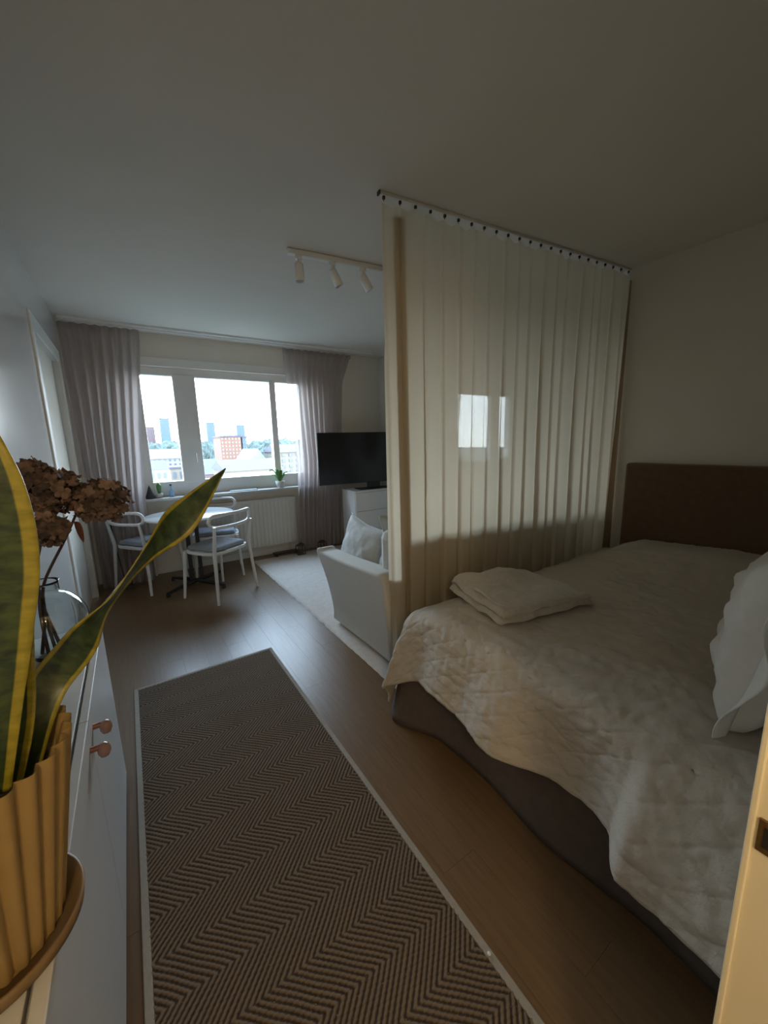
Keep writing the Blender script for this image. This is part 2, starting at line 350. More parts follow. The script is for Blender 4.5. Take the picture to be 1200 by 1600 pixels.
def blob(name, label, c, rx, rz, seed, group=None):
    bm = bmesh.new(); bmesh.ops.create_icosphere(bm, subdivisions=4, radius=1)
    for v in bm.verts:
        k = 1+0.28*nz(v.co.x*2+seed, v.co.y*2, v.co.z*2)+0.16*nz(v.co.x*6+seed, v.co.y*6, v.co.z*6)
        v.co = Vector((v.co.x*rx*k, v.co.y*rx*k, v.co.z*rz*k))
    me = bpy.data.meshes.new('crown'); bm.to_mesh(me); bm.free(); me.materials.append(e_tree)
    t = empty(name, (c[0], c[1], GZ)); tag(t, label, 'tree', group)
    o = bpy.data.objects.new('crown', me); COL.objects.link(o); o.parent = t; o.location = (0, 0, c[2]-GZ)
    MB().tube([(0, 0, 0), (0, 0, c[2]-GZ)], 0.6).build('trunk', m_stem, t)
TN = 30; order = list(range(TN)); random.shuffle(order)
for i in range(TN):
    px = 232+i*8.2; Y = 190+order[i]*19.0
    py = 688+6*random.random()+(6 if 336 < px < 392 else 0)-(4 if px > 392 else 0)
    rz_ = 0.024*Y+1.5; top = ext(px, py, Y)
    blob('tree', 'hazy tree in the wooded belt, seen in the %s pane' % ('left' if px < 290 else 'middle' if px < 424 else 'right'), (top.x, Y, top.z-rz_), 6.2+1.6*random.random(), rz_, i*3.1, 'trees on the skyline')

# ------------------------------------------------------------------ window zone: curtains, radiator, sill things
def pleat(name, label, x_edges, ztop, zbot, yc, folds, amp, m, group=None, nu=150, nv=40, seed=0):
    def fn(u, v):
        z = ztop+(zbot-ztop)*v
        xl, xr = x_edges(z); x = xl+(xr-xl)*(u+0.012*math.sin(2*PI*folds*u*0.5+seed)*v)
        a = amp*(0.75+0.5*v)*(0.8+0.5*nz(u*9+seed, v*1.2))
        y = yc+a*math.sin(2*PI*folds*u+seed+0.7*nz(u*4, v*2+seed)+0.5*math.sin(5*u+seed))
        return (x, y, z)
    o = MB().grid(nu, nv, fn).build('fabric', m)
    t = empty(name, ((x_edges(ztop)[0]+x_edges(ztop)[1])/2, yc, zbot)); tag(t, label, 'curtain', group)
    o.parent = t; o.location = -Vector(t.location)
    def hd(u, v):
        p = fn(u, 0); return (p[0], p[1]-0.004, ztop+0.004-0.05*v)
    h = MB().grid(nu, 3, hd).build('heading_tape', m, t); h.location = -Vector(t.location)
    return t
pleat('window_curtain', 'mauve-grey sheer curtain at the left end of the window wall', lambda z: (XL+0.02+0.02*(1-z/2.5), interp([(0, 0.09), (0.85, 0.10), (1.6, 0.15), (2.5, 0.24)], z)), 2.555, 0.02, 4.70, 8, 0.030, m_cur, 'window curtains', seed=1.3)
pleat('window_curtain', 'mauve-grey curtain right of the window, behind the television', lambda z: (interp([(0, 1.74), (1.2, 1.80), (2.5, 1.70)], z), interp([(0, 2.36), (1.7, 2.44), (2.2, 2.48), (2.55, 2.62)], z)), 2.545, 0.03, 4.745, 10, 0.034, m_cur, 'window curtains', seed=4.0)
t = empty('curtain_rail', (1.1, 4.70, ZC)); tag(t, 'white ceiling rail above the window curtains', 'curtain rail')
MB().box(-1.48, 1.85, -0.055, 0.065, -0.022, 0, 0.004).build('rail', m_white, t)
MB().box(-1.48, 1.85, -0.012, 0.004, -0.030, -0.022).build('track_slot', m_steel, t)
# radiator
t = empty('radiator', (1.08, 4.87, 0.13)); tag(t, 'white ribbed panel radiator under the window', 'radiator')
MB().box(-0.66, 0.70, -0.02, 0.02, 0, 0.60, 0.008).build('panel', m_steel, t)
rib = MB().box(-0.012, 0.012, -0.027, -0.018, 0.02, 0.58, 0.004).mesh('rib', m_steel)
for k in range(27):
    o = bpy.data.objects.new('rib', rib); COL.objects.link(o); o.parent = t; o.location = (-0.63+k*0.05, 0, 0)
MB().box(-0.66, 0.70, -0.028, 0.04, 0.60, 0.615, 0.004).build('top_grille', m_steel, t)
MB().tube([(0.60, 0.0, 0.0), (0.60, 0.0, -0.13)], 0.011).build('pipe', m_steel, t)
MB().tube([(-0.56, 0.0, 0.0), (-0.56, 0.0, -0.13)], 0.011).build('pipe', m_steel, t)
MB().box(0.3, 0.34, 0.02, 0.062, 0.1, 0.5).box(-0.34, -0.30, 0.02, 0.062, 0.1, 0.5).build('wall_bracket', m_steel, t)
# things on the sill
t = empty('potted_plant', (1.60, 4.88, WZ0)); tag(t, 'small leafy green plant on the windowsill by the right mullion', 'plant')
MB().lathe([(0, 0), (0.045, 0), (0.06, 0.085), (0.054, 0.085), (0.05, 0.07), (0, 0.07)], 20).build('pot', m_conc, t)
for k in range(11):
    a = k*2.4; ln = 0.10+0.05*random.random(); hz = 0.08+0.09*random.random()
    def lf(u, v, a=a, ln=ln, hz=hz):
        w = 0.022*math.sin(PI*(0.08+0.92*u)**0.8)*(v*2-1); r = 0.01+ln*u
        return (r*math.cos(a)-w*math.sin(a), r*math.sin(a)*0.6+w*math.cos(a), 0.07+hz*math.sin(u*2.0)+0.01*abs(v*2-1))
    o = MB().grid(8, 5, lf).build('leaf', m_green, t); solidify(o, 0.001)
t = empty('candle_bottle', (0.36, 4.89, WZ0)); tag(t, 'slim blue-white bottle standing on the sill in the left pane', 'bottle')
MB().lathe([(0, 0), (0.022, 0), (0.024, 0.06), (0.010, 0.09), (0.009, 0.125)], 18).build('body', mat('pale_blue_glaze', (0.25, 0.42, 0.62), 0.3, 0.2, 50), t)
MB().lathe([(0.012, 0.125), (0.012, 0.145), (0, 0.147)], 14).build('stopper', m_bronze, t)
t = empty('dark_cone', (0.155, 4.88, WZ0)); tag(t, 'dark cone-shaped ornament at the left end of the windowsill', 'form')
MB().lathe([(0, 0), (0.052, 0), (0.050, 0.012), (0.03, 0.06), (0.012, 0.12), (0.0, 0.15)], 20).build('cone', mat('charcoal', (0.03, 0.035, 0.04), 0.7, 0.1), t)  # plain dark cone standing at the end of the sill
t = empty('cactus', (0.245, 4.89, WZ0)); tag(t, 'pale green column cactus beside the cone ornament on the sill', 'plant')
MB().lathe([(0, 0), (0.03, 0), (0.037, 0.05), (0, 0.05)], 16).build('pot', m_conc, t)
MB().lathe([((0.022+0.003*math.cos(0))*math.sin(min(1, k/10+0.35)*PI*0.5 if k < 7 else (10-k)/3*PI/2+0.001), 0.05+k*0.012) for k in range(11)], 16).build('stem', m_green, t)
t = empty('glass_tray', (1.14, 4.88, WZ0)); tag(t, 'low clear glass tray on the sill below the big pane', 'tray')
MB().box(-0.16, 0.16, -0.045, 0.045, 0, 0.012, 0.004).build('base', m_conc, t)
MB().box(-0.16, 0.16, -0.045, -0.040, 0.012, 0.035).box(-0.16, 0.16, 0.040, 0.045, 0.012, 0.035).build('rim', m_pane, t)
# small bronze things on the floor by the right curtain
def lantern(x, y, s, label):
    t = empty('lantern', (x, y, 0)); tag(t, label, 'lantern', 'bronze lanterns by the curtain')
    MB().box(-0.05*s, 0.05*s, -0.05*s, 0.05*s, 0, 0.015, 0.003).build('base', m_bronze, t)
    for a in (-1, 1):
        for b in (-1, 1): MB().box(a*0.045*s-0.004, a*0.045*s+0.004, b*0.045*s-0.004, b*0.045*s+0.004, 0.015, 0.13*s).build('post', m_bronze, t)
    MB().lathe([(0.068*s, 0.13*s), (0.068*s, 0.137*s), (0.02*s, 0.165*s), (0.0, 0.167*s)], 4).build('cap', m_bronze, t)
    MB().lathe([(0, 0.015), (0.022*s, 0.015), (0.022*s, 0.075*s), (0, 0.075*s)], 14).build('candle', m_brown, t)
lantern(1.72, 4.63, 1.0, 'bronze lantern on the floor below the window, further from the television')
lantern(2.02, 4.62, 0.95, 'bronze lantern on the floor in front of the right curtain, nearer the dresser')
t = empty('plank_stool', (1.56, 4.74, 0)); tag(t, 'low dark wooden plank step on the floor under the radiator', 'step')
o = empty('black_cord', (-0.21, 4.63, 0)); tag(o, 'thin black cable hanging straight down before the left curtain', 'cable')
MB().tube([(-0.03, 0.02, 1.05), (-0.02, 0.01, 0.8), (0.0, 0.0, 0.45), (0.035, 0, 0.1), (0.05, -0.02, 0.005)], 0.006, 8).build('cable', m_black, o)
MB().box(0.03, 0.10, -0.06, -0.01, 0.0, 0.03, 0.004).build('plug_box', m_black, o)

# ------------------------------------------------------------------ ceiling track with spots
t = empty('track_light', (1.0, 2.49, ZC)); tag(t, 'white ceiling track with four tilted spotlights', 'lamp'); t.rotation_euler = (0, 0, math.radians(-6))
MB().box(-0.03, 1.25, -0.02, 0.02, -0.034, -0.002, 0.004).build('track', m_white, t)
for k, (x, tilt) in enumerate(((0.035, 2), (0.26, 28), (0.475, 34), (0.70, 36), (0.95, 20))[:4]):
    s = empty('spot', (x, 0, -0.034)); s.parent = t; 
    sp = MB().lathe([(0.022, 0), (0.022, -0.018), (0.0, -0.018)], 18)
    sp.tube([(0, 0, -0.015), (0, 0, -0.045)], 0.008)
    COL.objects.unlink(s); bpy.data.objects.remove(s)
    s = sp.build('spot', m_white, t, (x, 0, -0.034))
    h = MB().lathe([(0.0, 0.015), (0.022, 0.015), (0.027, 0.008), (0.029, -0.085), (0.026, -0.09), (0.024, -0.07), (0.0, -0.07)], 22).build('spot_head', m_white, s, (0, 0, -0.055))
    h.rotation_euler = (0, math.radians(-tilt), 0)

# ------------------------------------------------------------------ round table and chairs
t = empty('round_table', (0.455, 4.30, 0)); tag(t, 'small round white table on a black cross base by the window', 'table')
MB().lathe([(0, 0.728), (0.395, 0.728), (0.41, 0.734), (0.412, 0.743), (0.408, 0.748), (0, 0.748)], 64).build('table_top', m_gloss, t)
for s in (-1, 1):
    MB().box(s*0.045-0.018, s*0.045+0.018, -0.018, 0.018, 0.045, 0.728, 0.003).build('post', m_black, t)
for a in (35, 125, 215, 305):
    a = math.radians(a); d = Vector((math.cos(a), math.sin(a), 0))
    f = MB().tube([d*0.0+Vector((0, 0, 0.045)), d*0.20+Vector((0, 0, 0.042)), d*0.36+Vector((0, 0, 0.03))], [0.022, 0.02, 0.014], 8).build('foot', m_black, t)
    MB().lathe([(0, 0), (0.02, 0), (0.018, 0.022), (0, 0.022)], 14, d*0.35).build('glide', m_black, f)
MB().box(-0.10, 0.10, -0.05, 0.05, 0.715, 0.728).build('mount_plate', m_black, t)

def make_chair():
    c = empty('dining_chair')
    s = MB()
    pts = []
    for k in range(40):   # superellipse seat
        a = 2*PI*k/40; ca, sa = math.cos(a), math.sin(a)
        pts.append((0.235*math.copysign(abs(ca)**0.55, ca), 0.215*math.copysign(abs(sa)**0.55, sa)))
    vs = [(x, y, 0.445) for x, y in pts]+[(x, y, 0.470) for x, y in pts]
    n = 40
    s.add(vs, [[k, (k+1) % n, n+(k+1) % n, n+k] for k in range(n)], True)
    s.add(vs[n:], [list(range(n))]); s.add(vs[:n], [list(range(n))[::-1]])
    s.build('seat', m_plastic, c)
    for sx in (-1, 1):
        MB().tube([(sx*0.205, 0.19, 0.46), (sx*0.235, 0.225, 0)], [0.017, 0.012], 10).build('leg', m_plastic, c)
        MB().tube([(sx*0.222, -0.235, 0.715), (sx*0.212, -0.195, 0.47), (sx*0.25, -0.225, 0)], [0.013, 0.018, 0.013], 10).build('leg', m_plastic, c)
    # backrest loop: curved stadium with an open middle
    loop = []
    N = 56
    def back(px, z):
        return Vector((px, -0.262+1.15*px*px-0.10*(z-0.70), z))
    hw, zl, zh = 0.245, 0.70, 0.815
    r = (zh-zl)/2
    for k in range(14): loop.append(back(-hw+r+(2*hw-2*r)*k/13, zl))
    for k in range(1, 8): a = -PI/2+PI*k/8; loop.append(back(hw-r+r*math.cos(a), (zl+zh)/2+r*math.sin(a)))
    for k in range(14): loop.append(back(hw-r-(2*hw-2*r)*k/13, zh))
    for k in range(1, 8): a = PI/2+PI*k/8; loop.append(back(-hw+r+r*math.cos(a), (zl+zh)/2+r*math.sin(a)))
    MB().tube(loop, 0.015, 10, closed=True).build('backrest', m_plastic, c)
    return c
chair = make_chair()
CH = [((0.615, 3.90, 0), 33, 'white chair nearest the doorway, its back to the camera, right of the table'),
      ((0.07, 4.56, 0), -54, 'white chair left of the round table, beside the left curtain'),
      ((0.72, 4.545, 0), 172, 'white chair behind the round table, its back to the radiator')]
def make_cushion(loc, rz, label):
    c = empty('seat_cushion', loc, rz); tag(c, label, 'cushion', 'grey seat pads')
    def body(u, v):
        x = (u*2-1); y = (v*2-1)
        kx = 0.205*math.copysign(abs(x)**0.9, x); ky = 0.19*math.copysign(abs(y)**0.9, y)
        e = max(abs(x), abs(y)); h = 0.036*(1-e**6)**0.5
        tuft = 0.008*sum(math.exp(-((x-a)**2+(y-b)**2)/0.03) for a in (-0.4, 0.4) for b in (-0.4, 0.4))
        return (kx*(1-0.06*y*y), ky*(1-0.06*x*x), 0.012+h-tuft+0.004*nz(x*3, y*3, rz))
    m = MB().grid(26, 26, body)
    m.grid(26, 26, lambda u, v: ((u*2-1)*0.205*(1-0.06*(2*v-1)**2), -(v*2-1)*0.19*(1-0.06*(2*u-1)**2), 0.0+0.012*max(abs(u*2-1), abs(v*2-1))**8))
    m.build('pad', m_pad, c)
    MB().tube([(0.205*math.cos(a)*(1.18 if abs(math.sin(2*a)) > 0.7 else 1.0)*0.97, 0.19*math.sin(a)*(1.18 if abs(math.sin(2*a)) > 0.7 else 1.0)*0.97, 0.012) for a in [2*PI*k/48 for k in range(48)]], 0.004, 6, closed=True).build('piping', m_pad, c)
for i, (loc, rz, lab) in enumerate(CH):
    c = chair if i == 0 else copy_tree(chair)
    c.location = loc; c.rotation_euler = (0, 0, math.radians(rz)); tag(c, lab, 'chair', 'white dining chairs')
    make_cushion((loc[0], loc[1], 0.4705), math.radians(rz), 'grey seat pad on the '+('chair nearest the doorway', 'chair left of the table', 'chair behind the table')[i])

# ------------------------------------------------------------------ television and dresser
t = empty('dresser', (2.78, 4.49, 0)); tag(t, 'white chest of drawers under the television', 'dresser')
dw, dd = 0.40, 0.185
MB().box(-dw, dw, -dd+0.02, dd, 0.03, 0.775, 0.002).box(-dw+0.02, dw-0.02, -dd+0.05, dd-0.02, 0.0, 0.03).build('carcass', m_white, t)
MB().box(-dw-0.004, dw+0.004, -dd-0.004, dd, 0.775, 0.80, 0.003).build('top', m_white, t)
for k in range(3):
    z0 = 0.04+k*0.2455
    MB().box(-dw+0.004, dw-0.004, -dd, -dd+0.018, z0, z0+0.2405, 0.002).build('drawer', m_white, t)
t = empty('television', (2.58, 4.46, 0.80)); tag(t, 'large flat black television standing on the dresser', 'television'); t.rotation_euler = (0, 0, math.radians(-6.5))
MB().box(-0.60, 0.60, -0.012, 0.018, 0.085, 0.745, 0.004).build('bezel', m_dkplastic, t)
MB().box(-0.592, 0.592, -0.0135, -0.0115, 0.097, 0.737).build('screen', m_screen, t)
MB().box(-0.10, 0.42, 0.018, 0.05, 0.16, 0.50, 0.01).build('back_cover', m_dkplastic, t)
MB().box(0.08, 0.26, 0.0, 0.03, 0.012, 0.12, 0.004).build('neck', m_dkplastic, t)
MB().box(-0.08, 0.45, -0.10, 0.10, 0.0, 0.012, 0.004).build('stand_foot', m_dkplastic, t)

# ------------------------------------------------------------------ cream carpet
t = empty('carpet', (2.12, 3.25, 0)); tag(t, 'cream low-pile carpet under the sofa', 'carpet')
cx0, cx1, cy0, cy1 = 1.14, 3.10, 1.66, 4.72
def cfn(u, v):
    x = cx0+(cx1-cx0)*u; y = cy0+(cy1-cy0)*v
    e = min(u*(cx1-cx0), (1-u)*(cx1-cx0), v*(cy1-cy0), (1-v)*(cy1-cy0))
    x += 0.008*nz(y*14, 3) if u == 0 else 0
    return (x-2.12, y-3.25, (0.014*sstep(0, 0.012, e)+0.0015*nz(x*60, y*60)) if e > 0 else 0.001)
MB().grid(150, 220, cfn).build('pile', m_carpet, t)

# ------------------------------------------------------------------ herringbone runner
RX0, RX1, RY0, RY1 = -0.135, 0.685, 0.14, 2.555
t = empty('runner_rug', (0.275, 1.35, 0)); tag(t, 'brown herringbone woven runner rug with a grey border', 'rug')
bw = 0.022
MB().box(RX0, RX1, RY0, RY1, 0.0005, 0.006).build('backing', m_bind, t).location = (-0.275, -1.35, 0)
nx, ny = 260, 600
xs = np.linspace(RX0+bw-0.003, RX1-bw+0.003, nx); ys = np.linspace(RY0+bw-0.003, RY1-bw+0.003, ny)
X, Y = np.meshgrid(xs, ys, indexing='ij')
colw = 0.118; pitch = 0.0205
ph = np.mod(Y/colw, 2.0); tri = np.where(ph < 1, ph, 2-ph)*colw
rng = np.random.default_rng(3)
wob = 0.0008*np.sin(Y*37+X*11)+0.0008*np.sin(X*53-Y*23)
q = (X+tri*1.05+wob)/pitch; fr_ = np.abs(np.mod(q, 1.0)-0.5)*2      # 1 at groove, 0 at rib crest
ridge = np.clip(1-fr_**1.5, 0, 1)
seg = 0.5+0.5*np.cos(2*PI*((Y+np.floor(q)*0.0041)/0.0105))
h = 0.0062+0.0052*ridge*(0.78+0.22*seg)+0.0005*rng.standard_normal(X.shape)
me = bpy.data.meshes.new('weave')
V = np.stack([X-0.275, Y-1.35, h], -1).reshape(-1, 3)
idx = np.arange(nx*ny).reshape(nx, ny)
F = np.stack([idx[:-1, :-1], idx[1:, :-1], idx[1:, 1:], idx[:-1, 1:]], -1).reshape(-1, 4)
me.vertices.add(len(V)); me.vertices.foreach_set('co', V.ravel().astype(np.float32))
me.loops.add(F.size); me.loops.foreach_set('vertex_index', F.ravel().astype(np.int32))
me.polygons.add(len(F)); me.polygons.foreach_set('loop_start', (np.arange(len(F))*4).astype(np.int32)); me.polygons.foreach_set('loop_total', np.full(len(F), 4, np.int32))
me.update(calc_edges=True); me.polygons.foreach_set('use_smooth', np.ones(len(F), bool))
at_ = me.attributes.new('yarn', 'FLOAT', 'POINT'); at_.data.foreach_set('value', (ridge*(0.62+0.38*seg)).ravel().astype(np.float32))
m_weave = mat('two_tone_jute', (0.3, 0.24, 0.17), 0.92, 0.0, 1, 0.3, 500)
nt = m_weave.node_tree; an = nt.nodes.new('ShaderNodeAttribute'); an.attribute_name = 'yarn'
rp = nt.nodes.new('ShaderNodeValToRGB'); rp.color_ramp.elements[0].position = 0.28; rp.color_ramp.elements[0].color = (0.042, 0.026, 0.015, 1)
rp.color_ramp.elements[1].position = 0.66; rp.color_ramp.elements[1].color = (0.165, 0.117, 0.074, 1)
nt.links.new(an.outputs['Fac'], rp.inputs[0]); nt.links.new(rp.outputs[0], nt.nodes['Principled BSDF'].inputs['Base Color'])
me.materials.append(m_weave)
wv = bpy.data.objects.new('weave', me); COL.objects.link(wv); wv.parent = t; tag(wv, kind='stuff')
for (a, b, c, d) in ((RX0, RX0+bw, RY0, RY1), (RX1-bw, RX1, RY0, RY1), (RX0+bw, RX1-bw, RY0, RY0+bw), (RX0+bw, RX1-bw, RY1-bw, RY1)):
    MB().box(a, b, c, d, 0.002, 0.011, 0.003).build('binding', m_bind, t).location = (-0.275, -1.35, 0)

# ------------------------------------------------------------------ sofa behind the sheer curtain
t = empty('sofa', (2.12, 2.28, 0.016)); tag(t, 'pale grey upholstered sofa with flared arms facing the window', 'sofa')
sw = 0.95
def side_arm(sx):
    # profile in (y,z), swept in x; flared outwards at the top
    N = 28; prof = []
    top = [(0.54-0.0*k, 0) for k in range(1)]
    outline = []
    yb, yf = -0.46, 0.36
    outline.append((yb, 0.03)); outline.append((yf, 0.03))
    for k in range(9):
        u = k/8; outline.append((yf+0.17*u**1.8, 0.03+0.50*u))
    for k in range(1, 8):
        a = PI*k/9; outline.append((yf+0.14+0.035*math.cos(a-0.2), 0.53+0.05*math.sin(a)))
    for k in range(1, 12):
        u = k/11; outline.append((yf+0.08-(yf+0.08-yb)*u, 0.575+0.045*sstep(0, 1, u)-0.01*math.sin(PI*u)))
    n = len(outline); vs = []
    for th in (0, 1):
        for (y, z) in outline:
            fl = 0.055*(z/0.6)**2
            x = (sw-0.05+fl) if th else (sw-0.19+fl*0.75)
            vs.append((sx*x, y, z))
    bm = bmesh.new(); bv = [bm.verts.new(v) for v in vs]
    bm.faces.new(bv[:n]); bm.faces.new(bv[n:][::-1])
    for k in range(n): bm.faces.new((bv[k], bv[n+k], bv[n+(k+1) % n], bv[(k+1) % n]))
    bmesh.ops.recalc_face_normals(bm, faces=bm.faces[:])
    ed = [e for e in bm.edges if len(e.link_faces) == 2 and any(len(f.verts) > 6 for f in e.link_faces)]
    bmesh.ops.bevel(bm, geom=ed, offset=0.022, segments=3, affect='EDGES', profile=0.6)
    me = bpy.data.meshes.new('arm'); bm.to_mesh(me); bm.free(); me.materials.append(m_sofa)
    for p in me.polygons: p.use_smooth = len(p.vertices) < 6
    o = bpy.data.objects.new('arm', me); COL.objects.link(o); o.parent = t
side_arm(-1); side_arm(1)
MB().box(-sw+0.10, sw-0.10, -0.46, 0.40, 0.05, 0.30, 0.02).build('base', m_sofa, t)
MB().box(-sw+0.10, sw-0.10, -0.47, -0.25, 0.20, 0.86, 0.06).build('backrest', m_sofa, t)
for k in range(2):
    x0 = -sw+0.185+k*0.77
    MB().box(x0, x0+0.76, -0.25, 0.42, 0.30, 0.45, 0.045).build('seat_cushion', m_sofa, t)
for sx in (-1, 1):
    for y in (-0.40, 0.32): MB().tube([(sx*0.84, y, 0.05), (sx*0.84, y, 0.0)], [0.022, 0.018], 10).build('leg', m_black, t)
def pillow_mesh(w, h, th, seed, wr=0.012, flange=0.0):
    m = MB()
    def fn(sg):
        def f(u, v):
            x, y = u*2-1, v*2-1
            e = (1-abs(x)**2.6)*(1-abs(y)**2.6)
            d = sg*th*0.5*max(e, 0)**0.42
            pinch = 1-0.07*(abs(x)*abs(y))**0.0*0+0.05*(abs(x*y))
            sq = 1-0.06*(1-abs(y))*abs(x)**3
            wv_ = wr*nz(x*2.5+seed, y*2.5, sg*2)+0.5*wr*nz(x*7+seed, y*5, sg)
            return (x*w/2*(1-0.07*(1-y*y)*abs(x))*pinch, y*h/2*(1-0.07*(1-x*x)*abs(y))*pinch, d+wv_*e**0.3)
        return f
    m.grid(34, 34, fn(1)); m.grid(34, 34, lambda u, v: fn(-1)(1-u, v))
    return m
def cushion(label, loc, rot, w, h, th, seed, m, cat='cushion', name='scatter_cushion', group=None, piping=True):
    c = empty(name, loc); c.rotation_euler = rot; tag(c, label, cat, group)
    pillow_mesh(w, h, th, seed).build('cover', m, c)
    if piping:
        pts = []
        for k in range(80):
            s = k/80*4; sd = int(s); f_ = s-sd; x, y = [(f_*2-1, -1), (1, f_*2-1), (1-f_*2, 1), (-1, 1-f_*2)][sd]
            pin = 1+0.05*abs(x*y); pts.append((x*w/2*(1-0.07*(1-y*y)*abs(x))*pin, y*h/2*(1-0.07*(1-x*x)*abs(y))*pin, 0))
        MB().tube(pts, 0.006, 6, closed=True).build('piping', m, c)
    return c
cushion('pale scatter cushion leaning inside the near arm of the sofa', (1.455, 2.57, 0.60), (math.radians(74), math.radians(6), math.radians(-92)), 0.54, 0.40, 0.15, 2.0, m_cush, group='sofa cushions')
cushion('pale scatter cushion at the sofa back, half hidden by the sheer curtain', (1.66, 2.14, 0.675), (math.radians(75), 0, math.radians(-8)), 0.48, 0.46, 0.14, 5.0, m_cush, group='sofa cushions')

# ------------------------------------------------------------------ round mirror on the right wall of the sitting corner
t = empty('round_mirror', (XR-0.012, 2.93, 1.60)); tag(t, 'round wall mirror reflecting the window, seen through the sheer curtain', 'mirror'); t.rotation_euler = (0, math.radians(-90), 0)
MB().lathe([(0, 0.004), (0.515, 0.004)], 72, smooth=False).build('mirror_glass', m_mirror, t)
MB().lathe([(0.53, -0.010), (0.53, 0.008), (0.513, 0.010), (0.513, -0.010)], 72).build('frame', m_brass, t)

# ------------------------------------------------------------------ sheer room-divider curtain on its ceiling rail
A = Vector((1.178, 1.743, 0)); B = Vector((3.194, 1.557, 0)); AB = B-A; LN = AB.length; du = AB.normalized(); dn = Vector((-du.y, du.x, 0))
t = empty('divider_rail', (A.x, A.y, ZC), math.atan2(du.y, du.x)); tag(t, 'slim ceiling rail carrying the sheer room divider', 'curtain rail')
MB().box(-0.02, LN, -0.011, 0.011, -0.016, 0, 0.003).build('rail', m_steel, t)
MB().box(-0.026, -0.018, -0.013, 0.013, -0.018, 0.0, 0.002).build('end_cap', m_dkplastic, t)
NH = 22
gl = MB().box(-0.006, 0.006, -0.005, 0.005, -0.030, -0.016, 0.001).tube([(0, 0, -0.026), (0, 0.004, -0.032), (0, 0.0, -0.038)], 0.0018, 6).mesh('glider', m_bronze)
for k in range(NH+1):
    o = bpy.data.objects.new('glider', gl); COL.objects.link(o); o.parent = t; o.location = (0.005+k*(LN-0.02)/NH, 0, 0)
t = empty('divider_curtain', (A.x, A.y, 0.02)); tag(t, 'floor-length sheer beige curtain dividing the bed from the sofa', 'curtain')
def dv(u, v):
    s = u*LN; k = s/LN*NH; tri_ = abs((k % 1.0)-0.5)*2      # 1 at hook
    ztop = ZC-0.034-0.026*(1-tri_**1.3)*(0.8+0.9*nz(math.floor(k)*3.7, 1))
    z = ztop+(0.02-ztop)*v
    kk = k*0.80+0.35*nz(u*7, 3.0)+0.10*nz(u*9, v*1.3)
    rdg = (0.5+0.5*math.cos(2*PI*kk))**9
    y = (0.010+0.030*v)*rdg*(0.7+0.6*nz(math.floor(kk)*1.7, 5)) + 0.010*math.sin(2*PI*k*0.27+1.0)+0.010*v*nz(u*16, v*1.2)
    sx = s+0.018*v*rdg*math.sin(math.floor(kk)*2.3)+0.015*v*(1-u)
    return A+du*sx+dn*y+Vector((0, 0, z))
def dv_l(u, v): return dv(u, v)-Vector(t.location)
MB().grid(640, 44, dv_l).build('fabric', m_sheer, t)
# doubled side hems
def hem(u0, u1, off, w0, w1):
    def f(u, v):
        uu = u0+(u1-u0)*u*(w0+(w1-w0)*v)
        p = dv(max(0, min(1, uu)), v); q_ = p+dn*off; q_.z = min(q_.z, ZC-0.085)
        return q_-Vector(t.location)
    return MB().grid(14, 40, f).build('side_hem', m_hem, t)
hem(0.030, 0.060, 0.010, 1, 1.0); 
def wall_hem(u, v):
    z = ZC-0.085+(0.02-ZC+0.085)*v
    return A+du*(LN-0.001-u*(0.030+0.085*v))+dn*(-0.020+0.004*math.sin(u*5+v*3))+Vector((0, 0, z))-Vector(t.location)
MB().grid(10, 30, wall_hem).build('side_hem', m_hem, t)

# ------------------------------------------------------------------ bed
BX0, BX1, BY0, BY1 = 1.12, 3.08, 0.10, 1.50
t = empty('bed', ((BX0+BX1)/2, (BY0+BY1)/2, 0)); tag(t, 'double bed with brown headboard and dark skirt along the right wall', 'bed')
inv = -Vector(t.location)
MB().box(BX0+0.05, BX1, BY0+0.03, BY1-0.03, 0.06, 0.30, 0.01).build('base', m_skirt, t).location = inv
MB().box(BX0+0.06, BX1, BY0+0.04, BY1-0.05, 0.30, 0.505, 0.05).build('mattress', m_pillow, t).location = inv
def hbf(u, v):
    return None
hb = MB().box(BX1+0.005, XR-0.008, BY0+0.02, 1.425, 0.05, 1.215, 0.018).build('headboard', m_brown, t); hb.location = inv
tag(hb, 'dark brown fabric headboard')
for (lx, ly) in ((BX0+0.1, BY0+0.1), (BX0+0.1, BY1-0.1), (BX1-0.08, BY0+0.1), (BX1-0.08, BY1-0.1)):
    MB().box(lx-0.03, lx+0.03, ly-0.03, ly+0.03, 0, 0.06).build('leg', m_black, t).location = inv
def skirt(u, v):
    # foot side along y then round the far corner
    s = u*2.6
    wv_ = 0.012*math.sin(s*9)+0.012*nz(s*3, 0)
    z = 0.40*(1-v)+0.006*v
    fl = 0.035*v
    if s < 1.33: y = BY0+0.05+s; return (BX0+0.0-fl+wv_*v-0.10*v*sstep(1.05, 1.33, s), y, z)
    if s < 1.43:
        a = (s-1.33)/0.10*PI/2; c = (BX0+0.08, BY0+0.05+1.33)
        rr = 0.08+fl+0.10*v*(1-abs(a/(PI/2)))
        return (c[0]-rr*math.cos(a), c[1]+rr*math.sin(a)*0.9, z)
    return (BX0+0.08+(s-1.43)*1.5, BY0+0.05+1.33+0.07+0.02*v+wv_*v*0.5, z)
o = MB().grid(200, 14, skirt).build('bed_skirt', m_skirt, t); o.location = inv; solidify(o, 0.004)
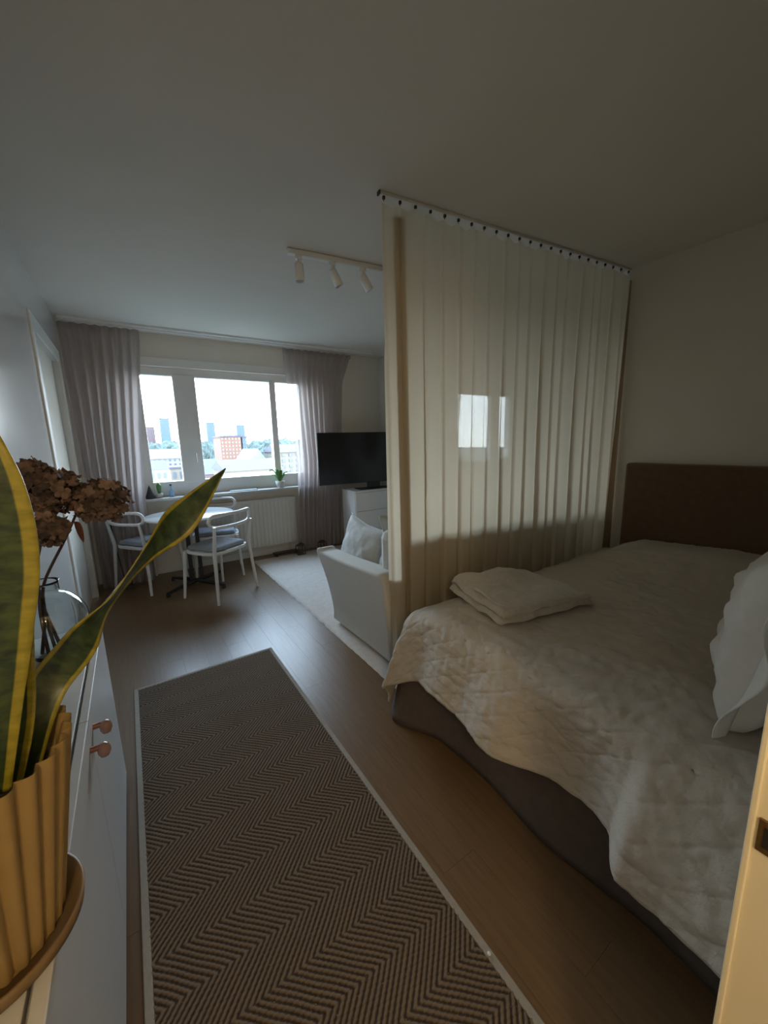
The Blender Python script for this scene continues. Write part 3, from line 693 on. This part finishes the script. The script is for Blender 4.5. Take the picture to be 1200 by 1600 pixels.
# bedspread: quilted cloth lying on the bed, hanging over the foot
t = empty('bedspread', (2.0, 0.8, 0.05)); tag(t, 'cream quilted bedspread covering the bed and hanging over the foot', 'bedspread')
inv2 = -Vector(t.location)
TOPZ = 0.562
def spread(u, v):
    p = u*2.42            # from the head towards the foot
    q_ = v*1.72           # from the near wall to the far side
    Lp = BX1-0.02-1.20; Lq = 1.37
    tp = max(0, p-Lp); tq = max(0, q_-Lq)
    x = BX1-0.02-min(p, Lp); y = BY0+0.02+min(q_, Lq)
    hem_len = interp([(0, 0.30), (0.18, 0.315), (0.24, 0.315), (0.28, 0.305), (0.32, 0.29), (0.45, 0.315), (0.75, 0.315), (1.05, 0.30), (1.2, 0.32), (1.32, 0.36), (1.40, 0.38), (2, 0.38)], q_)
    z = TOPZ
    # sleeping pillows under the cover by the headboard, slack hollow further down
    z += 0.135*sstep(2.45, 2.95, x)*sstep(1.47, 1.22, y)*(0.86+0.14*math.cos((y-0.75)*5))
    z += 0.014*nz(x*1.6, y*1.6)+0.006*nz(x*5, y*5)+0.004*nz(x*13, y*9, 3)
    z -= 0.012*sstep(0.30, 0.0, min(q_, 1.37)-0.0)
    z -= 0.03*sstep(1.22, 1.40, q_)*(1-sstep(2.4, 2.9, x)*0.3)
    full = 2.42-Lp
    tpn = tp/full; d = hem_len*tpn*1.12
    r = 0.0; ang = 0.0
    if tp > 0 or tq > 0:
        tqq = tq*1.0
        rr = math.hypot(d, tqq)
        dirx, diry = (d/rr, tqq/rr) if rr > 1e-6 else (1, 0)
        R_ = 0.10
        if rr < R_*1.3:
            a = rr/R_; out = R_*math.sin(min(a, 1.3)); drop = R_*(1-math.cos(min(a, 1.3)))
        else:
            a = 1.3; ex = rr-R_*1.3
            slope = 0.46*dirx+0.02*diry*(1-dirx)
            out = R_*math.sin(a)+ex*math.sin(math.atan(slope)); drop = R_*(1-math.cos(a))+ex*math.cos(math.atan(slope))
        # folds running down the drop
        fo = sstep(0.03, 0.28, rr)
        fold = 0.030*math.sin(q_*8.3+0.8)+0.018*math.sin(q_*17+2.1)+0.03*nz(q_*3.1, 4.2)
        fold += 0.075*sstep(0.31, 0.24, q_)-0.025*math.exp(-((q_-0.38)/0.08)**2)
        fold += 0.03*math.exp(-((q_-1.37)/0.10)**2)
        out += fo*fold*dirx
        x -= out*dirx; y += min(out, 0.09)*diry*0.75
        z -= drop
        z = max(z, 0.02)
    # crinkles and quilting
    cr = 0.0040*nz(p*22, q_*8, 1.0)+0.0035*nz(p*14+q_*24, q_*20-p*9, 7.0)+0.0015*nz(p*50, q_*50, 4.0)
    dq = 0.135
    l1 = abs(((p+q_)/dq) % 1-0.5)*2; l2 = abs(((p-q_)/dq) % 1-0.5)*2
    st = -0.0020*(math.exp(-((1-l1)/0.10)**2)+math.exp(-((1-l2)/0.10)**2))
    nrm = cr+st
    if tp > 0.09: x -= nrm*1.4; z += 0.3*nrm
    else: z += nrm
    return (x+inv2.x, y+inv2.y, z+inv2.z)
o = MB().grid(330, 235, spread).build('quilt', m_spread, t); solidify(o, 0.008, -1)
hemline = [Vector(spread(1.0, k/120)) for k in range(121)]
MB().tube(hemline, 0.006, 6).build('hem_piping', m_spread, t)

# folded throw on the foot of the bed
t = empty('folded_throw', (1.68, 1.25, TOPZ+0.012)); tag(t, 'grey-beige folded fleece throw on the far foot corner of the bed', 'blanket')
corners = [Vector((1.45, 1.56)), Vector((1.33, 1.09)), Vector((1.90, 0.97)), Vector((1.96, 1.40))]
def throw_layer(z0, th, shrink, seed, lift=0.0):
    m = MB()
    c0 = sum(corners, Vector((0, 0)))/4
    def pt(u, v, top):
        a = corners[0].lerp(corners[3], u); b = corners[1].lerp(corners[2], u); p = a.lerp(b, v)
        p = c0+(p-c0)*shrink
        e = min(u, 1-u, v, 1-v)
        rz_ = th*(1-(1-min(1, e/0.10))**2)**0.5 if e < 0.10 else th
        und = 0.020*nz(u*3+seed, v*3)+0.010*nz(u*8, v*6+seed)
        hump = lift*math.exp(-((u-0.55)/0.22)**2-((v-0.02)/0.22)**2)+lift*0.6*math.exp(-((u-0.15)/0.15)**2-((v-0.05)/0.2)**2)
        wob = 0.012*nz(v*5+seed, u*5)
        z = z0+(rz_ if top else -0.0)+(und+hump)*(1 if top else 0.35)
        return (p.x-1.68+wob, p.y-1.25+wob, z)
    m.grid(44, 44, lambda u, v: pt(u, v, True)); m.grid(44, 44, lambda u, v: pt(1-u, v, False))
    return m
throw_layer(0.004, 0.034, 1.0, 1.0, 0.02).build('lower_fold', m_throw, t)
throw_layer(0.036, 0.030, 0.965, 5.0, 0.045).build('upper_fold', m_throw, t)
e0 = [Vector((corners[0].lerp(corners[1], k/20).x-1.68+0.05, corners[0].lerp(corners[1], k/20).y-1.25, 0.066+0.012*math.sin(k*0.7)*0.4)) for k in range(1, 20)]
MB().tube(e0, 0.008, 8).build('edge_binding', m_throw, t)

# big pillow at the near side
c = empty('bed_pillow', (1.665, 0.262, 0.825)); tag(c, 'large pale pillow with a flanged edge standing on the near side of the bed', 'pillow')
c.rotation_euler = (math.radians(100), math.radians(0), math.radians(4))
pm = pillow_mesh(0.62, 0.50, 0.25, 9.0, 0.03); pm.build('pillow_body', m_pillow, c)
def flange(u, v):
    s = u*4; sd = int(min(3, s)); f_ = s-sd; x, y = [(f_*2-1, -1), (1, f_*2-1), (1-f_*2, 1), (-1, 1-f_*2)][sd]
    pin = 1+0.05*abs(x*y); bx_, by_ = x*0.31*(1-0.07*(1-y*y)*abs(x))*pin, y*0.25*(1-0.07*(1-x*x)*abs(y))*pin
    k = 0.05*v
    return (bx_+x*k, by_+y*k, 0.008*v*math.sin(u*43)+0.045*v*nz(u*14, 2))
o = MB().grid(161, 6, flange).build('flange', m_pillow, c); solidify(o, 0.003)

# ------------------------------------------------------------------ shallow shoe cabinet on the left
CT = 0.72; CFX = -0.17; CY0, CY1 = 0.52, 1.85
t = empty('shoe_cabinet', (-0.29, (CY0+CY1)/2, 0)); tag(t, 'low shallow white cabinet with rose knobs along the left wall', 'cabinet')
iv = -Vector(t.location)
def cb(name, m, *a, bev=0.002, par=None):
    o = MB().box(*a, bev).build(name, m, par or t); o.location = iv if par is None else (0, 0, 0); return o
cb('body', m_cab, XL+0.003, CFX-0.024, CY0, CY1, 0.02, CT-0.018)
cb('top', m_cab, XL+0.003, CFX-0.026, CY0-0.004, CY1+0.004, CT-0.018, CT)
seam = 1.185
for (a, b, kn) in ((CY0, seam-0.0005, seam-0.045), (seam+0.0005, CY1, seam+0.055)):
    for z0, z1 in ((0.03, CT),):
        d = cb('drawer_front', m_cab, CFX-0.020, CFX, a, b, z0, z1)
        if z1 == CT:
            k = MB().tube([(CFX, kn, 0.664), (CFX+0.018, kn, 0.664)], 0.0075, 12).build('knob', m_copper, d)
            MB().lathe([(0.0001, -0.021), (0.010, -0.018), (0.0145, -0.008), (0.015, 0.002), (0.012, 0.012), (0.005, 0.017), (0.0001, 0.018)], 16, (CFX+0.028, kn, 0.655)).build('knob_ball', m_rose, d)

# ------------------------------------------------------------------ snake plant in a fluted pot with saucer
PX, PY, PZ = -0.253, 0.683, CT
t = empty('snake_plant', (PX, PY, PZ)); tag(t, 'variegated snake plant in a fluted ochre pot with saucer, left foreground', 'plant')
NF = 28
def flute(r, a, k): return r*(1+k*(0.5+0.5*math.cos(NF*a)-0.5)*1.0)
def pot_wall(u, v):
    a = 2*PI*u; z = 0.014+0.286*v; r = 0.086+0.044*v
    rr = r*(1+0.05*(2*abs(math.cos(NF*a/2))**0.9-1)); return (rr*math.cos(a), rr*math.sin(a), z)
def pot_in(u, v):
    a = -2*PI*u; z = 0.300-0.10*v; r = 0.130-0.015*v-0.004*sstep(0, 0.15, v)
    rr = r*(1+0.05*(2*abs(math.cos(NF*a/2))**0.9-1)); return (rr*math.cos(a), rr*math.sin(a), z+0.0)
m = MB().grid(NF*10+1, 12, pot_wall); m.grid(NF*10+1, 6, pot_in)
m.lathe([(0, 0.014), (0.088, 0.014)], 40); m.build('pot', m_pot, t)
MB().lathe([(0, 0.0), (0.095, 0.0), (0.112, 0.006), (0.1155, 0.026), (0.111, 0.027), (0.104, 0.012), (0, 0.010)], 56).build('saucer', m_saucer, t)
MB().lathe([(0, 0.235), (0.05, 0.238), (0.106, 0.232)], 40).build('soil', m_soil, t)
m_leaf = bpy.data.materials.new('variegated_leaf'); m_leaf.use_nodes = True
nt = m_leaf.node_tree; b = nt.nodes['Principled BSDF']; b.inputs['Roughness'].default_value = 0.38
at1 = nt.nodes.new('ShaderNodeAttribute'); at1.attribute_name = 'across'; at2 = nt.nodes.new('ShaderNodeAttribute'); at2.attribute_name = 'along'
cmb = nt.nodes.new('ShaderNodeCombineXYZ'); nt.links.new(at1.outputs['Fac'], cmb.inputs[0]); nt.links.new(at2.outputs['Fac'], cmb.inputs[1])
mp = nt.nodes.new('ShaderNodeMapping'); mp.inputs['Scale'].default_value = (1.2, 34, 1); nt.links.new(cmb.outputs[0], mp.inputs[0])
n1 = nt.nodes.new('ShaderNodeTexNoise'); n1.inputs['Scale'].default_value = 1.0; n1.inputs['Detail'].default_value = 3; nt.links.new(mp.outputs[0], n1.inputs['Vector'])
r1 = nt.nodes.new('ShaderNodeValToRGB'); r1.color_ramp.elements[0].position = 0.35; r1.color_ramp.elements[0].color = (0.010, 0.022, 0.008, 1)
r1.color_ramp.elements[1].position = 0.65; r1.color_ramp.elements[1].color = (0.055, 0.085, 0.026, 1); nt.links.new(n1.outputs['Fac'], r1.inputs[0])
r2 = nt.nodes.new('ShaderNodeValToRGB'); r2.color_ramp.elements[0].position = 0.3; r2.color_ramp.elements[0].color = (0.19, 0.165, 0.015, 1)
r2.color_ramp.elements[1].position = 0.7; r2.color_ramp.elements[1].color = (0.35, 0.29, 0.036, 1); nt.links.new(n1.outputs['Fac'], r2.inputs[0])
ab = nt.nodes.new('ShaderNodeMath'); ab.operation = 'ABSOLUTE'; nt.links.new(at1.outputs['Fac'], ab.inputs[0])
gt = nt.nodes.new('ShaderNodeMapRange'); gt.inputs['From Min'].default_value = 0.60; gt.inputs['From Max'].default_value = 0.66; nt.links.new(ab.outputs[0], gt.inputs[0])
mx = nt.nodes.new('ShaderNodeMix'); mx.data_type = 'RGBA'; nt.links.new(gt.outputs[0], mx.inputs['Factor']); nt.links.new(r1.outputs[0], mx.inputs['A']); nt.links.new(r2.outputs[0], mx.inputs['B'])
nt.links.new(mx.outputs['Result'], b.inputs['Base Color'])
def catmull(pts, t_):
    n = len(pts)-1; f_ = min(t_*n, n-1e-6); i = int(f_); f_ -= i
    p0, p1, p2, p3 = pts[max(i-1, 0)], pts[i], pts[i+1], pts[min(i+2, n)]
    return 0.5*((2*p1)+(p2-p0)*f_+(2*p0-5*p1+4*p2-p3)*f_**2+(3*p1-p0-3*p2+p3)*f_**3)
def blade(ctrl, widths, normals, cup=0.15, nu=60, nv=13, ms=1.0):
    """strap leaf: control points, half widths and facing normals along it"""
    P = [Vector(c) for c in ctrl]; Nn = [Vector(n).normalized() for n in normals]; W = [Vector((w, 0, 0)) for w in widths]
    vs, ac, al = [], [], []
    for i in range(nu):
        u = i/(nu-1); p = catmull(P, u); tg = (catmull(P, min(1, u+0.01))-catmull(P, max(0, u-0.01))).normalized()
        nn = catmull(Nn, u); nn = (nn-tg*nn.dot(tg)).normalized(); sd = tg.cross(nn); w = max(0.0006, catmull(W, u).x)
        for j in range(nv):
            a = j/(nv-1)*2-1
            vs.append(p+sd*(w*a)+nn*(cup*w*(a*a)-cup*w*0.4+0.002*nz(u*9, a*2))-Vector((PX, PY, PZ))); ac.append(a*ms); al.append(u)
    mb = MB(); mb.add(vs, [[i*nv+j, (i+1)*nv+j, (i+1)*nv+j+1, i*nv+j+1] for i in range(nu-1) for j in range(nv-1)], True)
    me = mb.mesh('leaf', m_leaf)
    a1 = me.attributes.new('across', 'FLOAT', 'POINT'); a1.data.foreach_set('value', ac)
    a2 = me.attributes.new('along', 'FLOAT', 'POINT'); a2.data.foreach_set('value', al)
    o = bpy.data.objects.new('leaf', me); COL.objects.link(o); o.parent = t; solidify(o, 0.0022)
    return o
CAMP = Vector((0, 0, EYE))
def facing(p, tw=0.0):
    return CAMP-Vector(p)
# long leaf arching out over the room
cl = [at(34, 1235, 0.72), at(66, 1090, 0.745), at(118, 1015, 0.78), at(172, 938, 0.83), at(232, 862, 0.88), at(288, 806, 0.93), at(352, 732, 1.00)]
def nrm_tw(p, tg, deg):
    n_ = facing(p).normalized(); return Matrix.Rotation(math.radians(deg), 3, tg.normalized()) @ n_
tgs = [(cl[min(i+1, 6)]-cl[max(i-1, 0)]) for i in range(7)]
long_leaf = blade(cl, [0.016, 0.025, 0.028, 0.025, 0.030, 0.033, 0.001], [nrm_tw(cl[i], tgs[i], d) for i, d in enumerate((30, 10, 15, 78, 62, 8, 0))], 0.18, ms=0.82)
tag(long_leaf, 'long leaf arching out over the room, yellow-edged')
# broad leaf at the frame's edge
bl = [at(-20, 1245, 0.66), at(-14, 1120, 0.65), at(-10, 1000, 0.64), at(-8, 880, 0.63), at(-22, 760, 0.62), at(-48, 640, 0.62)]
blade(bl, [0.022, 0.028, 0.035, 0.039, 0.032, 0.012], [facing(p) for p in bl], 0.12)
b2 = [at(5, 1240, 0.70), at(20, 1130, 0.69), at(18, 1020, 0.68), at(22, 930, 0.68), at(15, 850, 0.68)]
blade(b2, [0.018, 0.022, 0.022, 0.016, 0.001], [facing(p) for p in b2], 0.25)
for (a, hgt, tw) in ((2.6, 0.62, 20), (3.6, 0.50, 70), (1.9, 0.45, 120)):
    base = Vector((PX+0.04*math.cos(a), PY+0.04*math.sin(a), PZ+0.22)); tip = base+Vector((-0.04, 0.10*math.sin(a), hgt))
    cs = [base, base.lerp(tip, 0.33)+Vector((0.0, 0.01, 0)), base.lerp(tip, 0.66), tip]
    blade(cs, [0.016, 0.026, 0.026, 0.001], [(math.sin(tw), -1, 0.1)]*4, 0.2)

# ------------------------------------------------------------------ glass vase with dried hydrangeas
VX, VY = -0.292, 1.66
t = empty('glass_vase', (VX, VY, CT)); tag(t, 'round clear glass vase holding dried flowers on the cabinet', 'vase')
R0 = 0.112; zc = 0.122
prof = [(0.0, 0.0), (0.045, 0.0), (0.055, 0.008)]
for k in range(1, 17):
    a = -1.12+k*(2.30)/16; prof.append((R0*math.cos(a), zc+R0*1.02*math.sin(a)))
prof += [(0.044, 0.236), (0.043, 0.258), (0.047, 0.268)]
inner = [(max(0, r-0.003), z) for r, z in prof[::-1] if z > 0.004]; inner[0] = (0.045, 0.268)
inner += [(0.0, 0.014)]
MB().lathe(prof+inner, 64).build('vase_body', m_vase, t)
def hydrangea(label, path, head, rad, seed, nfl, leaf=None):
    s = empty('dried_hydrangea', path[0]); tag(s, label, 'flower', 'dried hydrangea stems')
    iv_ = -Vector(path[0]); P = [Vector(p) for p in path]
    MB().tube([catmull(P, k/24) for k in range(25)], [0.0055-0.002*k/24 for k in range(25)], 8).build('stem', m_stem, s).location = iv_
    rnd_ = random.Random(seed); m = MB(); H = Vector(head); tints = []
    for k in range(nfl):
        z = 1-2*(k+0.5)/nfl; a = k*2.39996; d = Vector((math.sqrt(1-z*z)*math.cos(a), math.sqrt(1-z*z)*math.sin(a), z))
        rr = rad*(0.72+0.36*rnd_.random()); c_ = H+Vector((d.x*rr, d.y*rr, d.z*rr*0.82))
        n_ = (d+Vector((rnd_.uniform(-.5, .5), rnd_.uniform(-.5, .5), rnd_.uniform(-.5, .5)))).normalized()
        u_ = n_.orthogonal().normalized(); w_ = n_.cross(u_); sz = 0.014+0.007*rnd_.random(); a0 = rnd_.random()*6; tints += [rnd_.uniform(0.35, 1.0)+0.9*rnd_.random()**3]*24
        for pnum in range(4):
            an_ = a0+pnum*PI/2; e1 = u_*math.cos(an_)+w_*math.sin(an_); e2 = n_.cross(e1)
            cu = rnd_.uniform(0.1, 0.7)*sz; cu2 = rnd_.uniform(-0.2, 0.5)*sz
            m.add([c_, c_+e1*sz*0.45+e2*sz*0.50+n_*cu*0.3, c_+e1*sz*0.95+e2*sz*0.52+n_*cu2, c_+e1*sz*1.22+e2*sz*0.05+n_*cu, c_+e1*sz*0.95-e2*sz*0.5+n_*cu2*0.8, c_+e1*sz*0.45-e2*sz*0.5+n_*cu*0.3], [[0, 5, 4, 3, 2, 1]], False)
    hm = m.build('flower_head', m_petal, s); ta = hm.data.attributes.new('tint', 'FLOAT', 'POINT'); ta.data.foreach_set('value', tints); hm.location = iv_; hm['kind'] = 'stuff'
    # inner branchlets
    br = MB()
    for k in range(14):
        d = Vector((rnd_.uniform(-1, 1), rnd_.uniform(-1, 1), rnd_.uniform(-0.4, 1))).normalized(); br.tube([P[-1], H+d*rad*0.8], 0.0014, 5, cap=False)
    br.build('branchlets', m_stem, s).location = iv_
    if leaf:
        L0, L1 = Vector(leaf[0]), Vector(leaf[1])
        def lf(u, v):
            p = L0.lerp(L1, u); w = 0.012*math.sin(PI*(0.05+0.93*u))*(v*2-1); return p+rt*w+Vector((0, 0, 0.012*math.sin(u*5)))
        o = MB().grid(12, 5, lf).build('dry_leaf', m_dleaf, s); o.location = iv_; solidify(o, 0.001)
zb = CT+0.022
hydrangea('dried brown hydrangea reaching furthest right over the vase', [(VX-0.03, VY-0.01, zb), (VX-0.005, VY-0.01, CT+0.15), (VX+0.008, VY-0.006, CT+0.262), at(103, 840, 1.655), at(121, 798, 1.65)], at(158, 782, 1.65), 0.080, 3, 130, (at(118, 815, 1.64), at(130, 842, 1.63)))
hydrangea('dried dark hydrangea head in the middle of the bunch', [(VX+0.02, VY, zb), (VX-0.005, VY+0.008, CT+0.16), (VX-0.012, VY+0.006, CT+0.262), at(60, 850, 1.66), at(70, 790, 1.66)], at(80, 768, 1.67), 0.082, 5, 130)
hydrangea('dried hydrangea head hanging lowest, beside the broad plant leaf', [(VX+0.0, VY+0.02, zb), (VX-0.008, VY+0.0, CT+0.16), (VX-0.016, VY-0.006, CT+0.262), at(58, 880, 1.60), at(64, 850, 1.60)], at(72, 828, 1.60), 0.052, 8, 70)
hydrangea('dried dark hydrangea head highest and furthest left in the bunch', [(VX-0.012, VY-0.02, zb), (VX-0.015, VY-0.008, CT+0.16), (VX-0.006, VY-0.012, CT+0.262), at(40, 830, 1.68), at(45, 770, 1.68)], at(50, 742, 1.68), 0.050, 11, 70)
# the low step by the radiator
st = bpy.data.objects['plank_stool']
MB().box(-0.16, 0.16, -0.05, 0.05, 0.035, 0.055, 0.003).build('tread', m_bronze, st)
for sx in (-1, 1): MB().box(sx*0.13-0.012, sx*0.13+0.012, -0.045, 0.045, 0, 0.035).build('leg', m_bronze, st)

o = MB().lathe([(0.0001, 0.0), (0.004, 0.0008), (0.0055, 0.003), (0.004, 0.0055), (0.0001, 0.0062)], 14).build('crumb', m_white, None, (0.672, 0.555, 0.0105)); tag(o, 'tiny white crumb lying on the right border of the runner', 'crumb')
